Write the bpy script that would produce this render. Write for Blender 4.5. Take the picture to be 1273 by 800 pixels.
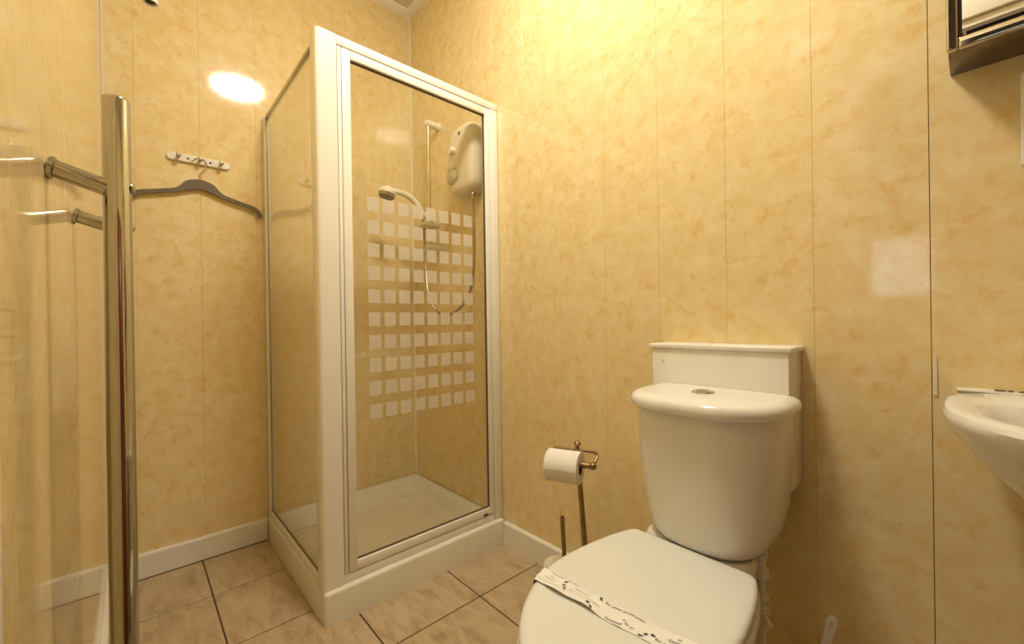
import bpy, bmesh, math, random
from mathutils import Vector, Matrix
random.seed(7)
for o in list(bpy.data.objects): bpy.data.objects.remove(o)
scene = bpy.context.scene
COL = scene.collection

# ------------------------------------------------------------------ camera
CAM = Vector((2.1223, -1.1790, 0.9519)); YAW, PIT, ROL, FPX = 0.7360, 0.0021, -0.0150, 519.69
cam = bpy.data.cameras.new('camera'); cam_o = bpy.data.objects.new('camera', cam); COL.objects.link(cam_o)
cam.sensor_fit = 'HORIZONTAL'; cam.sensor_width = 36.0; cam.lens = FPX / 1273 * 36.0
cam.clip_start = 0.01; cam.clip_end = 50
fw = Vector((-math.cos(YAW)*math.cos(PIT), math.sin(YAW)*math.cos(PIT), -math.sin(PIT)))
rt = fw.cross(Vector((0, 0, 1))).normalized(); up = rt.cross(fw)
R_ = math.cos(ROL)*rt + math.sin(ROL)*up; U_ = -math.sin(ROL)*rt + math.cos(ROL)*up
m = Matrix((R_, U_, -fw)).transposed().to_4x4(); m.translation = CAM
cam_o.matrix_world = m
scene.camera = cam_o

# ------------------------------------------------------------------ world, light, exposure
world = bpy.data.worlds.new('world'); scene.world = world; world.use_nodes = True
world.node_tree.nodes['Background'].inputs[0].default_value = (1.0, 0.9, 0.75, 1)
world.node_tree.nodes['Background'].inputs[1].default_value = 0.05
vs = scene.view_settings
vs.view_transform = 'Standard'; vs.look = 'None'; vs.gamma = 1.0; vs.use_curve_mapping = False
vs.exposure = 0.0
LAMP_POS = (1.42, -0.60, 2.69); LAMP_STRENGTH = 97.0; LAMP_COLOR = (1.0, 0.94, 0.80)
HALL_WINDOW_STRENGTH = 3.2

# ------------------------------------------------------------------ room sizes
W = 1.2555          # left wall plane y = -W
HC = 2.69           # ceiling
XD = 2.72           # wall behind the camera
SX, SY, TZ = 0.76, 0.747, 0.105   # shower tray

# ------------------------------------------------------------------ materials
def new_mat(name):
    mt = bpy.data.materials.new(name); mt.use_nodes = True
    nt = mt.node_tree; b = nt.nodes['Principled BSDF']
    return mt, nt, b
def simple(name, col, rough=0.4, metal=0.0, spec=0.5, noise=0.0, nscale=30, coat=0.0, bump=0.0):
    mt, nt, b = new_mat(name)
    b.inputs['Base Color'].default_value = (*col, 1); b.inputs['Roughness'].default_value = rough
    b.inputs['Metallic'].default_value = metal; b.inputs['Specular IOR Level'].default_value = spec
    b.inputs['Coat Weight'].default_value = coat
    if noise or bump:
        tc = nt.nodes.new('ShaderNodeTexCoord'); n = nt.nodes.new('ShaderNodeTexNoise')
        n.inputs['Scale'].default_value = nscale; n.inputs['Detail'].default_value = 5
        nt.links.new(tc.outputs['Object'], n.inputs['Vector'])
        if noise:
            r = nt.nodes.new('ShaderNodeValToRGB')
            r.color_ramp.elements[0].position = 0.3; r.color_ramp.elements[1].position = 0.75
            r.color_ramp.elements[0].color = (*[max(0, c*(1-noise)) for c in col], 1)
            r.color_ramp.elements[1].color = (*[min(1, c*(1+noise*0.5)) for c in col], 1)
            nt.links.new(n.outputs['Fac'], r.inputs['Fac']); nt.links.new(r.outputs['Color'], b.inputs['Base Color'])
        if bump:
            bp = nt.nodes.new('ShaderNodeBump'); bp.inputs['Strength'].default_value = bump; bp.inputs['Distance'].default_value = 0.002
            nt.links.new(n.outputs['Fac'], bp.inputs['Height']); nt.links.new(bp.outputs['Normal'], b.inputs['Normal'])
    return mt

def panel_material():
    mt, nt, b = new_mat('marbled_panel'); N = nt.nodes.new; L = nt.links.new
    tc = N('ShaderNodeTexCoord'); ge = N('ShaderNodeNewGeometry')
    ad = N('ShaderNodeVectorMath'); ad.operation = 'ADD'; ad.inputs[1].default_value = (3.7, 1.9, 5.3); L(ge.outputs['Position'], ad.inputs[0])   # the marbling runs on across the joints
    # broad cloudiness
    n1 = N('ShaderNodeTexNoise'); n1.inputs['Scale'].default_value = 21; n1.inputs['Detail'].default_value = 6; n1.inputs['Roughness'].default_value = 0.62; n1.inputs['Distortion'].default_value = 0.2
    L(ad.outputs[0], n1.inputs['Vector'])
    r1 = N('ShaderNodeValToRGB'); e = r1.color_ramp.elements
    e[0].position = 0.32; e[0].color = (0.81, 0.635, 0.305, 1)
    e[1].position = 0.66; e[1].color = (0.88, 0.75, 0.455, 1)
    L(n1.outputs['Fac'], r1.inputs['Fac'])
    # orange flecks
    n2 = N('ShaderNodeTexNoise'); n2.inputs['Scale'].default_value = 26; n2.inputs['Detail'].default_value = 7; n2.inputs['Roughness'].default_value = 0.68; n2.inputs['Distortion'].default_value = 0.25
    of = N('ShaderNodeVectorMath'); of.operation = 'ADD'; of.inputs[1].default_value = (5.1, 9.7, 2.3); L(ad.outputs[0], of.inputs[0]); L(of.outputs[0], n2.inputs['Vector'])
    r2 = N('ShaderNodeValToRGB'); e = r2.color_ramp.elements
    e[0].position = 0.53; e[0].color = (0, 0, 0, 1); e[1].position = 0.70; e[1].color = (1, 1, 1, 1)
    L(n2.outputs['Fac'], r2.inputs['Fac'])
    mul = N('ShaderNodeMath'); mul.operation = 'MULTIPLY'; mul.inputs[1].default_value = 0.62; L(r2.outputs['Color'], mul.inputs[0])
    mx = N('ShaderNodeMix'); mx.data_type = 'RGBA'; L(mul.outputs[0], mx.inputs['Factor']); L(r1.outputs['Color'], mx.inputs[6]); mx.inputs[7].default_value = (0.78, 0.48, 0.13, 1)
    L(mx.outputs[2], b.inputs['Base Color'])
    b.inputs['Roughness'].default_value = 0.075; b.inputs['Specular IOR Level'].default_value = 0.5
    # faint vertical ripples of the extrusion
    mp = N('ShaderNodeMapping'); mp.inputs['Scale'].default_value = (60, 60, 2.0); L(tc.outputs['Object'], mp.inputs['Vector'])
    n3 = N('ShaderNodeTexNoise'); n3.inputs['Scale'].default_value = 1.0; n3.inputs['Detail'].default_value = 2; L(mp.outputs[0], n3.inputs['Vector'])
    bp = N('ShaderNodeBump'); bp.inputs['Strength'].default_value = 0.012; bp.inputs['Distance'].default_value = 0.0012
    L(n3.outputs['Fac'], bp.inputs['Height']); L(bp.outputs['Normal'], b.inputs['Normal'])
    return mt

def tile_material():
    mt, nt, b = new_mat('floor_tile'); N = nt.nodes.new; L = nt.links.new
    tc = N('ShaderNodeTexCoord'); oi = N('ShaderNodeObjectInfo')
    cmb = N('ShaderNodeCombineXYZ'); L(oi.outputs['Random'], cmb.inputs[0]); L(oi.outputs['Random'], cmb.inputs[1])
    ad = N('ShaderNodeVectorMath'); ad.operation = 'MULTIPLY_ADD'; L(cmb.outputs[0], ad.inputs[0]); ad.inputs[1].default_value = (31, 17, 0); L(tc.outputs['Object'], ad.inputs[2])
    mp = N('ShaderNodeMapping'); mp.inputs['Rotation'].default_value = (0, 0, 0.5); mp.inputs['Scale'].default_value = (9, 26, 9); L(ad.outputs[0], mp.inputs['Vector'])
    n = N('ShaderNodeTexNoise'); n.inputs['Scale'].default_value = 1.0; n.inputs['Detail'].default_value = 9; n.inputs['Roughness'].default_value = 0.65; n.inputs['Distortion'].default_value = 0.7
    L(mp.outputs[0], n.inputs['Vector'])
    r = N('ShaderNodeValToRGB'); e = r.color_ramp.elements
    e[0].position = 0.30; e[0].color = (0.38, 0.265, 0.145, 1); e[1].position = 0.72; e[1].color = (0.62, 0.485, 0.31, 1)
    el = r.color_ramp.elements.new(0.5); el.color = (0.52, 0.395, 0.24, 1)
    L(n.outputs['Fac'], r.inputs['Fac']); L(r.outputs['Color'], b.inputs['Base Color'])
    b.inputs['Roughness'].default_value = 0.38
    bp = N('ShaderNodeBump'); bp.inputs['Strength'].default_value = 0.15; bp.inputs['Distance'].default_value = 0.001
    L(n.outputs['Fac'], bp.inputs['Height']); L(bp.outputs['Normal'], b.inputs['Normal'])
    return mt

def glass_material(name, tint, refl=1.0, ior=1.5):
    mt = bpy.data.materials.new(name); mt.use_nodes = True; nt = mt.node_tree
    nt.nodes.remove(nt.nodes['Principled BSDF']); out = nt.nodes['Material Output']
    t = nt.nodes.new('ShaderNodeBsdfTransparent'); t.inputs[0].default_value = (*tint, 1)
    g = nt.nodes.new('ShaderNodeBsdfGlossy'); g.inputs['Roughness'].default_value = 0.02
    f = nt.nodes.new('ShaderNodeFresnel')
    ge = nt.nodes.new('ShaderNodeNewGeometry'); mr = nt.nodes.new('ShaderNodeMapRange')      # thin pane: the same reflectance on both faces
    mr.inputs[3].default_value = ior; mr.inputs[4].default_value = 1/ior
    nt.links.new(ge.outputs['Backfacing'], mr.inputs[0]); nt.links.new(mr.outputs[0], f.inputs['IOR'])
    mx = nt.nodes.new('ShaderNodeMixShader')
    nt.links.new(f.outputs[0], mx.inputs[0]); nt.links.new(t.outputs[0], mx.inputs[1]); nt.links.new(g.outputs[0], mx.inputs[2])
    nt.links.new(mx.outputs[0], out.inputs[0])
    return mt
def frosted_material():
    mt = bpy.data.materials.new('frosted_print'); mt.use_nodes = True; nt = mt.node_tree
    nt.nodes.remove(nt.nodes['Principled BSDF']); out = nt.nodes['Material Output']
    t = nt.nodes.new('ShaderNodeBsdfTransparent'); t.inputs[0].default_value = (1, 1, 1, 1)
    d = nt.nodes.new('ShaderNodeBsdfDiffuse'); d.inputs[0].default_value = (0.93, 0.90, 0.84, 1)
    tr = nt.nodes.new('ShaderNodeBsdfTranslucent'); tr.inputs[0].default_value = (0.93, 0.90, 0.84, 1)
    m1 = nt.nodes.new('ShaderNodeMixShader'); m1.inputs[0].default_value = 0.5
    nt.links.new(d.outputs[0], m1.inputs[1]); nt.links.new(tr.outputs[0], m1.inputs[2])
    m2 = nt.nodes.new('ShaderNodeMixShader')
    tc = nt.nodes.new('ShaderNodeTexCoord'); n = nt.nodes.new('ShaderNodeTexNoise'); n.inputs['Scale'].default_value = 400
    nt.links.new(tc.outputs['Object'], n.inputs['Vector'])
    mr = nt.nodes.new('ShaderNodeMapRange'); mr.inputs[1].default_value = 0.3; mr.inputs[2].default_value = 0.7; mr.inputs[3].default_value = 0.50; mr.inputs[4].default_value = 0.66
    nt.links.new(n.outputs['Fac'], mr.inputs[0]); nt.links.new(mr.outputs[0], m2.inputs[0])
    nt.links.new(t.outputs[0], m2.inputs[1]); nt.links.new(m1.outputs[0], m2.inputs[2]); nt.links.new(m2.outputs[0], out.inputs[0])
    return mt
def emit_material(name, col, strength):
    mt = bpy.data.materials.new(name); mt.use_nodes = True; nt = mt.node_tree
    b = nt.nodes['Principled BSDF']; b.inputs['Base Color'].default_value = (0.9, 0.9, 0.88, 1)
    b.inputs['Emission Color'].default_value = (*col, 1); b.inputs['Emission Strength'].default_value = strength
    return mt

M = dict(
    panel=panel_material(), tile=tile_material(),
    grout=simple('dark_grout', (0.10, 0.065, 0.04), 0.9, noise=0.3, nscale=60),
    seam=simple('panel_seam', (0.55, 0.38, 0.16), 0.8),
    ceramic=simple('white_ceramic', (0.86, 0.84, 0.78), 0.09, noise=0.02, nscale=8),
    seatplastic=simple('seat_plastic', (0.80, 0.80, 0.74), 0.22, noise=0.02, nscale=9),
    coat=simple('white_powder_coat', (0.90, 0.87, 0.80), 0.28, noise=0.02, nscale=12),
    acrylic=simple('white_acrylic', (0.86, 0.82, 0.72), 0.16, noise=0.03, nscale=9),
    gloss=simple('white_gloss_paint', (0.87, 0.84, 0.76), 0.3, noise=0.04, nscale=14, bump=0.08),
    ceilwhite=simple('ceiling_white', (0.80, 0.76, 0.70), 0.35, noise=0.02, nscale=6),
    cream=simple('cream_plastic', (0.86, 0.80, 0.64), 0.3, noise=0.02, nscale=20),
    whiteplastic=simple('white_plastic', (0.86, 0.84, 0.80), 0.3, noise=0.02, nscale=20),
    chrome=simple('chrome', (0.58, 0.56, 0.53), 0.05, metal=1.0, noise=0.03, nscale=20),
    steel=simple('brushed_steel', (0.52, 0.48, 0.42), 0.24, metal=1.0, noise=0.06, nscale=40),
    radchrome=simple('radiator_chrome', (0.46, 0.44, 0.385), 0.06, metal=1.0, noise=0.04, nscale=20),
    darksteel=simple('dark_steel', (0.20, 0.165, 0.125), 0.32, metal=1.0, noise=0.08, nscale=40),
    railchrome=simple('worn_chrome', (0.72, 0.66, 0.55), 0.18, metal=1.0, noise=0.05, nscale=50),
    brass=simple('antique_brass', (0.36, 0.265, 0.145), 0.3, metal=1.0, noise=0.25, nscale=45),
    mirror=simple('mirror', (0.92, 0.93, 0.92), 0.01, metal=1.0, noise=0.005, nscale=3),
    black=simple('black_gasket', (0.012, 0.01, 0.015), 0.4, noise=0.2, nscale=40),
    darkhole=simple('dark_hole', (0.05, 0.035, 0.02), 0.7, noise=0.2, nscale=40),
    hanger=simple('taupe_velvet', (0.18, 0.145, 0.105), 0.6, noise=0.1, nscale=80, spec=0.3),
    paper=simple('tissue_paper', (0.90, 0.87, 0.82), 0.8, noise=0.03, nscale=60, bump=0.1),
    card=simple('card_tube', (0.22, 0.15, 0.09), 0.9, noise=0.1, nscale=60),
    band=simple('paper_band', (0.90, 0.88, 0.82), 0.6, noise=0.02, nscale=40),
    ink=simple('grey_ink', (0.10, 0.085, 0.07), 0.7, noise=0.15, nscale=90),
    paleink=simple('pale_red_ink', (0.62, 0.42, 0.33), 0.7, noise=0.15, nscale=90),
    softink=simple('soft_grey_ink', (0.52, 0.48, 0.42), 0.7, noise=0.1, nscale=90),
    wood=simple('red_brown_wood', (0.30, 0.075, 0.025), 0.3, noise=0.35, nscale=7),
    hallpaint=simple('hall_paint', (0.74, 0.66, 0.50), 0.7, noise=0.03, nscale=5),
    carpet=simple('hall_carpet', (0.17, 0.08, 0.05), 0.95, noise=0.3, nscale=90),
    sealant=simple('clear_sealant', (0.86, 0.76, 0.55), 0.12, noise=0.04, nscale=30),
    painted=simple('painted_pipe', (0.78, 0.73, 0.61), 0.45, noise=0.12, nscale=60, bump=0.25),
    soil=simple('old_sealant', (0.14, 0.09, 0.05), 0.8, noise=0.3, nscale=70),
    bristle=simple('white_bristle', (0.80, 0.80, 0.78), 0.8, noise=0.1, nscale=200),
    glass=glass_material('clear_glass', (0.97, 0.965, 0.94)),
    frost=frosted_material(),
    lamp=emit_material('opal_lamp_glass', LAMP_COLOR, LAMP_STRENGTH),
    daylight=emit_material('bright_window_pane', (0.93, 0.97, 1.0), HALL_WINDOW_STRENGTH),
)

# ------------------------------------------------------------------ object helpers
WPOS = {}
def link(o, parent, wloc):
    COL.objects.link(o)
    WPOS[o] = Vector(wloc)
    if parent is not None:
        o.parent = parent; o.location = Vector(wloc) - WPOS[parent]
    else:
        o.location = wloc
    return o
def tag(o, label, cat, group=None):
    o['label'] = label; o['category'] = cat
    if group: o['group'] = group
    return o
def struct(o): o['kind'] = 'structure'; return o
def thing(name, label, cat, loc, group=None):
    o = bpy.data.objects.new(name, None); o.empty_display_size = 0.05
    link(o, None, loc); return tag(o, label, cat, group)
def finish(name, bm, mat, parent=None, smooth=False, base=None, auto=40):
    """bm holds WORLD coordinates; the object's origin goes to the base centre of its shape"""
    bmesh.ops.recalc_face_normals(bm, faces=bm.faces[:])
    if base is None:
        xs = [v.co.x for v in bm.verts]; ys = [v.co.y for v in bm.verts]; zs = [v.co.z for v in bm.verts]
        base = Vector(((min(xs)+max(xs))/2, (min(ys)+max(ys))/2, min(zs)))
    base = Vector(base)
    bmesh.ops.translate(bm, verts=bm.verts[:], vec=-base)
    if smooth:
        lim = math.radians(auto)
        for f in bm.faces: f.smooth = True
        for e in bm.edges:
            if len(e.link_faces) == 2 and e.calc_face_angle(0) > lim: e.smooth = False
    me = bpy.data.meshes.new(name); bm.to_mesh(me); bm.free()
    me.materials.append(M[mat] if isinstance(mat, str) else mat)
    o = bpy.data.objects.new(name, me)
    return link(o, parent, base)
def bm_box(x0, x1, y0, y1, z0, z1, bevel=0.0, seg=2, bm=None):
    own = bm or bmesh.new()
    b2 = bmesh.new()
    bmesh.ops.create_cube(b2, size=1.0)
    for v in b2.verts:
        v.co = Vector((x0 + (v.co.x+0.5)*(x1-x0), y0 + (v.co.y+0.5)*(y1-y0), z0 + (v.co.z+0.5)*(z1-z0)))
    if bevel > 0:
        bmesh.ops.bevel(b2, geom=b2.edges[:], offset=bevel, segments=seg, affect='EDGES', profile=0.5)
    merge(own, b2); return own
def merge(dst, src):
    vm = {}
    for v in src.verts: vm[v] = dst.verts.new(v.co)
    for f in src.faces: dst.faces.new([vm[v] for v in f.verts])
    src.free()
def box(name, x0, x1, y0, y1, z0, z1, mat, parent=None, bevel=0.002, seg=2):
    return finish(name, bm_box(x0, x1, y0, y1, z0, z1, bevel, seg), mat, parent, smooth=bevel > 0, auto=50)
def loft(rings, caps=(True, True), closed=True, bm=None):
    bm = bm or bmesh.new(); vr = [[bm.verts.new(p) for p in r] for r in rings]; n = len(rings[0])
    for a, b in zip(vr, vr[1:]):
        for i in range(n if closed else n-1):
            j = (i+1) % n
            bm.faces.new((a[i], a[j], b[j], b[i]))
    if caps[0]: bm.faces.new(vr[0][::-1])
    if caps[1]: bm.faces.new(vr[-1])
    return bm
def frames(pts):
    pts = [Vector(p) for p in pts]; T = []
    for i in range(len(pts)):
        a = pts[max(i-1, 0)]; b = pts[min(i+1, len(pts)-1)]; T.append((b-a).normalized())
    n = T[0].cross(Vector((0, 0, 1)))
    if n.length < 1e-3: n = T[0].cross(Vector((1, 0, 0)))
    n.normalize(); out = []
    for p, t in zip(pts, T):
        n = (n - t*n.dot(t)).normalized(); out.append((p, t, n, t.cross(n)))
    return out
def tube_bm(pts, r, seg=14, bm=None, caps=(True, True)):
    fr = frames(pts); rs = r if isinstance(r, (list, tuple)) else [r]*len(pts)
    rings = [[p + (n*math.cos(2*math.pi*k/seg) + b*math.sin(2*math.pi*k/seg))*rr for k in range(seg)] for (p, t, n, b), rr in zip(fr, rs)]
    return loft(rings, caps, True, bm)
def tube(name, pts, r, mat, parent=None, seg=14): return finish(name, tube_bm(pts, r, seg), mat, parent, smooth=True)
def lathe_bm(prof, origin, axis=(0, 0, 1), seg=28, bm=None, sx=1.0):
    """prof: list of (radius, height) along the axis"""
    a = Vector(axis).normalized(); n = a.cross(Vector((0, 0, 1)))
    if n.length < 1e-3: n = Vector((1, 0, 0))
    n.normalize(); b = a.cross(n); o = Vector(origin)
    rings = [[o + a*h + (n*math.cos(2*math.pi*k/seg)*sx + b*math.sin(2*math.pi*k/seg))*max(r, 1e-5) for k in range(seg)] for r, h in prof]
    return loft(rings, (True, True), True, bm)
def lathe(name, prof, origin, mat, parent=None, axis=(0, 0, 1), seg=28, auto=40):
    return finish(name, lathe_bm(prof, origin, axis, seg), mat, parent, smooth=True, auto=auto)
def catmull(pts, k=6, closed=False):
    P = [Vector(p) for p in pts]; n = len(P); out = []
    rng = range(n) if closed else range(n-1)
    for i in rng:
        if closed: a, b, c, d = P[(i-1) % n], P[i], P[(i+1) % n], P[(i+2) % n]
        else: a, b, c, d = P[max(i-1, 0)], P[i], P[i+1], P[min(i+2, n-1)]
        for s in range(k):
            t = s/k
            out.append(0.5*((2*b) + (c-a)*t + (2*a-5*b+4*c-d)*t*t + (3*b-a-3*c+d)*t**3))
    if not closed: out.append(P[-1])
    return out
def rrect(x0, x1, y0, y1, r, z, k=6):
    out = []
    for cx, cy, a0 in ((x1-r, y1-r, 0), (x0+r, y1-r, 90), (x0+r, y0+r, 180), (x1-r, y0+r, 270)):
        for i in range(k+1):
            a = math.radians(a0 + 90*i/k); out.append(Vector((cx + r*math.cos(a), cy + r*math.sin(a), z)))
    return out
def prism(name, poly, axis, d0, d1, mat, parent=None, bevel=0.0):
    """extrude a polygon; axis 'x': poly is (y,z); 'y': (x,z); 'z': (x,y)"""
    def P(a, b, d): return {'x': (d, a, b), 'y': (a, d, b), 'z': (a, b, d)}[axis]
    bm = loft([[Vector(P(a, b, d0)) for a, b in poly], [Vector(P(a, b, d1)) for a, b in poly]])
    if bevel:
        es = [e for e in bm.edges if len(e.link_faces) == 2 and e.calc_face_angle(0) > 0.7]
        bmesh.ops.bevel(bm, geom=es, offset=bevel, segments=2, affect='EDGES', profile=0.5)
    return finish(name, bm, mat, parent, smooth=bevel > 0, auto=50)
def dup(o, wloc, parent):
    c = o.copy(); return link(c, parent, wloc)

# ================================================================== THE SETTING
# ---- floor with separate tiles
floor = struct(finish('floor', bm_box(0, XD, -W, 0, -0.05, -0.0015), 'grout'))
TXL, TYL = 0.3282, 0.3418
xs = [0.9647 + TXL*k for k in range(-3, 7)]; ys = [-0.2986 + TYL*k for k in range(-3, 2)]
G = 0.0024; shared = {}
for i in range(len(xs)-1):
    for j in range(len(ys)-1):
        x0, x1, y0, y1 = max(xs[i]+G, 0.001), min(xs[i+1]-G, XD-0.001), max(ys[j]+G, -W+0.001), min(ys[j+1]-G, -0.001)
        if x1-x0 < 0.01 or y1-y0 < 0.01: continue
        if x1 < SX-0.02 and y0 > -SY+0.02: continue      # wholly under the tray
        key = (round(x1-x0, 4), round(y1-y0, 4)); c = Vector(((x0+x1)/2, (y0+y1)/2, -0.008))
        if key in shared: dup(shared[key], c, floor)
        else: shared[key] = finish('floor_tile', bm_box(x0, x1, y0, y1, -0.008, 0.0, 0.0012, 1), 'tile', floor, base=c)

# ---- panelled walls
def panel_wall(name, axis, plane, sign, joints, lo, hi, z0=0.0, z1=HC, wide=None):
    """axis: the direction the wall runs along; sign: side of the plane that the room is on"""
    T, B = 0.008, 0.05
    if axis == 'y': bk = bm_box(min(plane-sign*T, plane-sign*(T+B)), max(plane-sign*T, plane-sign*(T+B)), lo, hi, z0, z1)
    else: bk = bm_box(lo, hi, min(plane-sign*T, plane-sign*(T+B)), max(plane-sign*T, plane-sign*(T+B)), z0, z1)
    root = struct(finish(name, bk, 'seam'))
    js = [lo] + [j for j in sorted(joints) if lo+0.01 < j < hi-0.01] + [hi]
    cache = {}
    for a, b in zip(js, js[1:]):
        a2, b2 = a+0.0002, b-(0.0010 if wide and abs(b-wide) < 0.01 else 0.0002); key = round(b2-a2, 4)
        c = Vector((plane - sign*T/2, (a2+b2)/2, z0)) if axis == 'y' else Vector(((a2+b2)/2, plane - sign*T/2, z0))
        if key in cache: dup(cache[key], c, root); continue
        p0, p1 = min(plane, plane-sign*T), max(plane, plane-sign*T)
        bm = bm_box(p0, p1, a2, b2, z0, z1, 0.0003, 1) if axis == 'y' else bm_box(a2, b2, p0, p1, z0, z1, 0.0003, 1)
        cache[key] = finish('wall_panel', bm, 'panel', root, base=c)
    return root
wall_back = panel_wall('wall_back', 'y', 0.0, 1, [-0.168-0.2*k for k in range(7)], -W, 0)
wall_right = panel_wall('wall_right', 'x', 0.0, -1, [2.066-0.1934*k for k in range(-4, 11)], 0, XD, wide=2.066)
DX0, DX1, DZ = 1.800, 2.58, 1.985                      # doorway in the left wall
wall_left = panel_wall('wall_left', 'x', -W, 1, [1.372-0.2*k for k in range(-2, 7)], 0, DX0-0.005)
wall_left_header = panel_wall('wall_left_header', 'x', -W, 1, [1.985, 2.185, 2.385], DX0-0.005, DX1, DZ+0.005, HC)
wall_left_end = panel_wall('wall_left_end', 'x', -W, 1, [], DX1, XD)
wall_front = panel_wall('wall_front', 'y', XD, -1, [-0.2*k for k in range(1, 7)], -W, 0)
ceiling = struct(finish('ceiling', bm_box(-0.05, XD+0.05, -W-0.05, 0.05, HC, HC+0.05), 'ceilwhite'))
# corner trims and ceiling coving
struct(finish('trim_1', loft([[Vector((0.0005, -0.0005, z)), Vector((0.011, -0.0005, z)), Vector((0.008, -0.004, z)), Vector((0.004, -0.008, z)), Vector((0.0005, -0.011, z))] for z in (TZ, HC-0.03)]), 'sealant'))
struct(finish('trim_2', loft([[Vector((0.0005, y, HC-0.0005)), Vector((0.035, y, HC-0.0005)), Vector((0.030, y, HC-0.010)), Vector((0.012, y, HC-0.024)), Vector((0.0005, y, HC-0.03))] for y in (-W+0.001, -0.0005)]), 'coat'))
struct(finish('trim_3', loft([[Vector((x, -0.0005, HC-0.0005)), Vector((x, -0.035, HC-0.0005)), Vector((x, -0.030, HC-0.010)), Vector((x, -0.012, HC-0.024)), Vector((x, -0.0005, HC-0.03))] for x in (0.0005, XD-0.001)]), 'coat'))
struct(finish('trim_4', loft([[Vector((x, -W+0.0005, HC-0.0005)), Vector((x, -W+0.035, HC-0.0005)), Vector((x, -W+0.030, HC-0.010)), Vector((x, -W+0.012, HC-0.024)), Vector((x, -W+0.0005, HC-0.03))] for x in (0.0005, XD-0.001)]), 'coat'))
struct(finish('trim_11', loft([[Vector((0.0005, -W+0.0005, z)), Vector((0.0005, -W+0.011, z)), Vector((0.004, -W+0.008, z)), Vector((0.008, -W+0.004, z)), Vector((0.011, -W+0.0005, z))] for z in (0.095, HC-0.03)]), 'sealant'))
# baseboards
def baseboard(name, x0, x1, y0, y1, run):
    BH, t = 0.093, 0.006
    if run == 'y': poly = [(x0, 0), (x1, 0), (x1, BH-0.007), (x1-t*0.4, BH-0.002), (x1-t, BH), (x0, BH)]; return struct(prism(name, poly, 'y', y0, y1, 'gloss'))
    s = y1 - y0
    if run == 'x-': poly = [(y1, 0), (y0, 0), (y0, BH-0.007), (y0+t*0.4, BH-0.002), (y0+t, BH), (y1, BH)]
    else: poly = [(y0, 0), (y1, 0), (y1, BH-0.007), (y1-t*0.4, BH-0.002), (y1-t, BH), (y0, BH)]
    return struct(prism(name, poly, 'x', x0, x1, 'gloss'))
bb = baseboard('baseboard_back', 0.0, 0.015, -W, -SY-0.002, 'y')
for yy in (-0.79, -1.07):
    lathe('nail_head', [(0.0, 0.0016), (0.003, 0.0012), (0.0034, 0.0)], (0.0146, yy, 0.052), 'cream', bb, axis=(1, 0, 0), seg=10)
baseboard('baseboard_right', SX+0.002, XD, -0.015, 0.0, 'x-')
baseboard('baseboard_left', 0.0155, DX0-0.075, -W, -W+0.015, 'x+')
# old sealant line at the foot of the back baseboard and tray
struct(finish('trim_5', bm_box(0.0145, 0.0185, -W+0.02, -SY-0.004, 0.0, 0.0028), 'soil'))

# ---- doorway: white frame, added red-brown door leaf, hallway behind
struct(box('trim_6', DX0-0.075, DX0-0.005, -W, -W+0.016, 0, DZ+0.075, 'gloss', bevel=0.003))
struct(box('trim_7', DX0-0.004, DX1-0.02, -W, -W+0.016, DZ+0.005, DZ+0.075, 'gloss', bevel=0.003))
struct(box('trim_8', DX0-0.005, DX0+0.008, -W-0.11, -W-0.001, 0, DZ, 'gloss', bevel=0.002))
struct(box('trim_9', DX0+0.009, DX1-0.021, -W-0.11, -W-0.001, DZ-0.02, DZ+0.004, 'gloss', bevel=0.002))
struct(box('trim_10', DX1-0.02, DX1+0.005, -W-0.11, -W-0.0605, 0, DZ, 'gloss', bevel=0.002))
door = struct(box('added_door_1', 2.635, 2.672, -1.21, -0.47, 0.012, 1.96, 'wood', bevel=0.002))  # unseen leaf, added for the red-brown stripe it reflects in the radiator
for za, zb in ((0.16, 0.78), (0.96, 1.82)):
    box('door_panel', 2.629, 2.6352, -1.10, -0.58, za, zb, 'wood', door, bevel=0.003)
tube('door_handle', [(2.6355, -0.52, 1.0), (2.595, -0.52, 1.0), (2.588, -0.53, 1.0), (2.588, -0.62, 1.0)], 0.008, 'steel', door)
HX0, HX1, HY = 1.0, 3.1, -2.42
struct(finish('floor_hall', bm_box(HX0, HX1, HY, -W-0.06, -0.05, 0.0), 'carpet'))
struct(finish('ceiling_hall', bm_box(HX0, HX1, HY, -W-0.06, 2.45, 2.5), 'ceilwhite'))
WX0, WX1, WZ0, WZ1 = 1.57, 1.98, 1.05, 1.47
bw = bm_box(HX0, WX0, HY-0.06, HY, 0, 2.45); bm_box(WX1, HX1, HY-0.06, HY, 0, 2.45, bm=bw); bm_box(WX0, WX1, HY-0.06, HY, 0, WZ0, bm=bw); bm_box(WX0, WX1, HY-0.06, HY, WZ1, 2.45, bm=bw)
struct(finish('wall_hall', bw, 'hallpaint'))
struct(finish('wall_hall_left', bm_box(HX0-0.05, HX0, HY, -W-0.06, 0, 2.45), 'hallpaint'))
struct(finish('wall_hall_right', bm_box(HX1, HX1+0.05, HY, -W-0.06, 0, 2.45), 'hallpaint'))
fr = bm_box(WX0, WX0+0.03, HY-0.05, HY+0.01, WZ0, WZ1, 0.002)
for a in ((WX1-0.03, WX1, WZ0, WZ1), (WX0+0.03, WX1-0.03, WZ0, WZ0+0.03), (WX0+0.03, WX1-0.03, WZ1-0.03, WZ1)):
    bm_box(a[0], a[1], HY-0.05, HY+0.01, a[2], a[3], 0.002, bm=fr)
win = struct(finish('window_1', fr, 'gloss', smooth=True))
finish('window_pane', bm_box(WX0+0.03, WX1-0.03, HY-0.035, HY-0.03, WZ0+0.03, WZ1-0.03), 'daylight', win)

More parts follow.
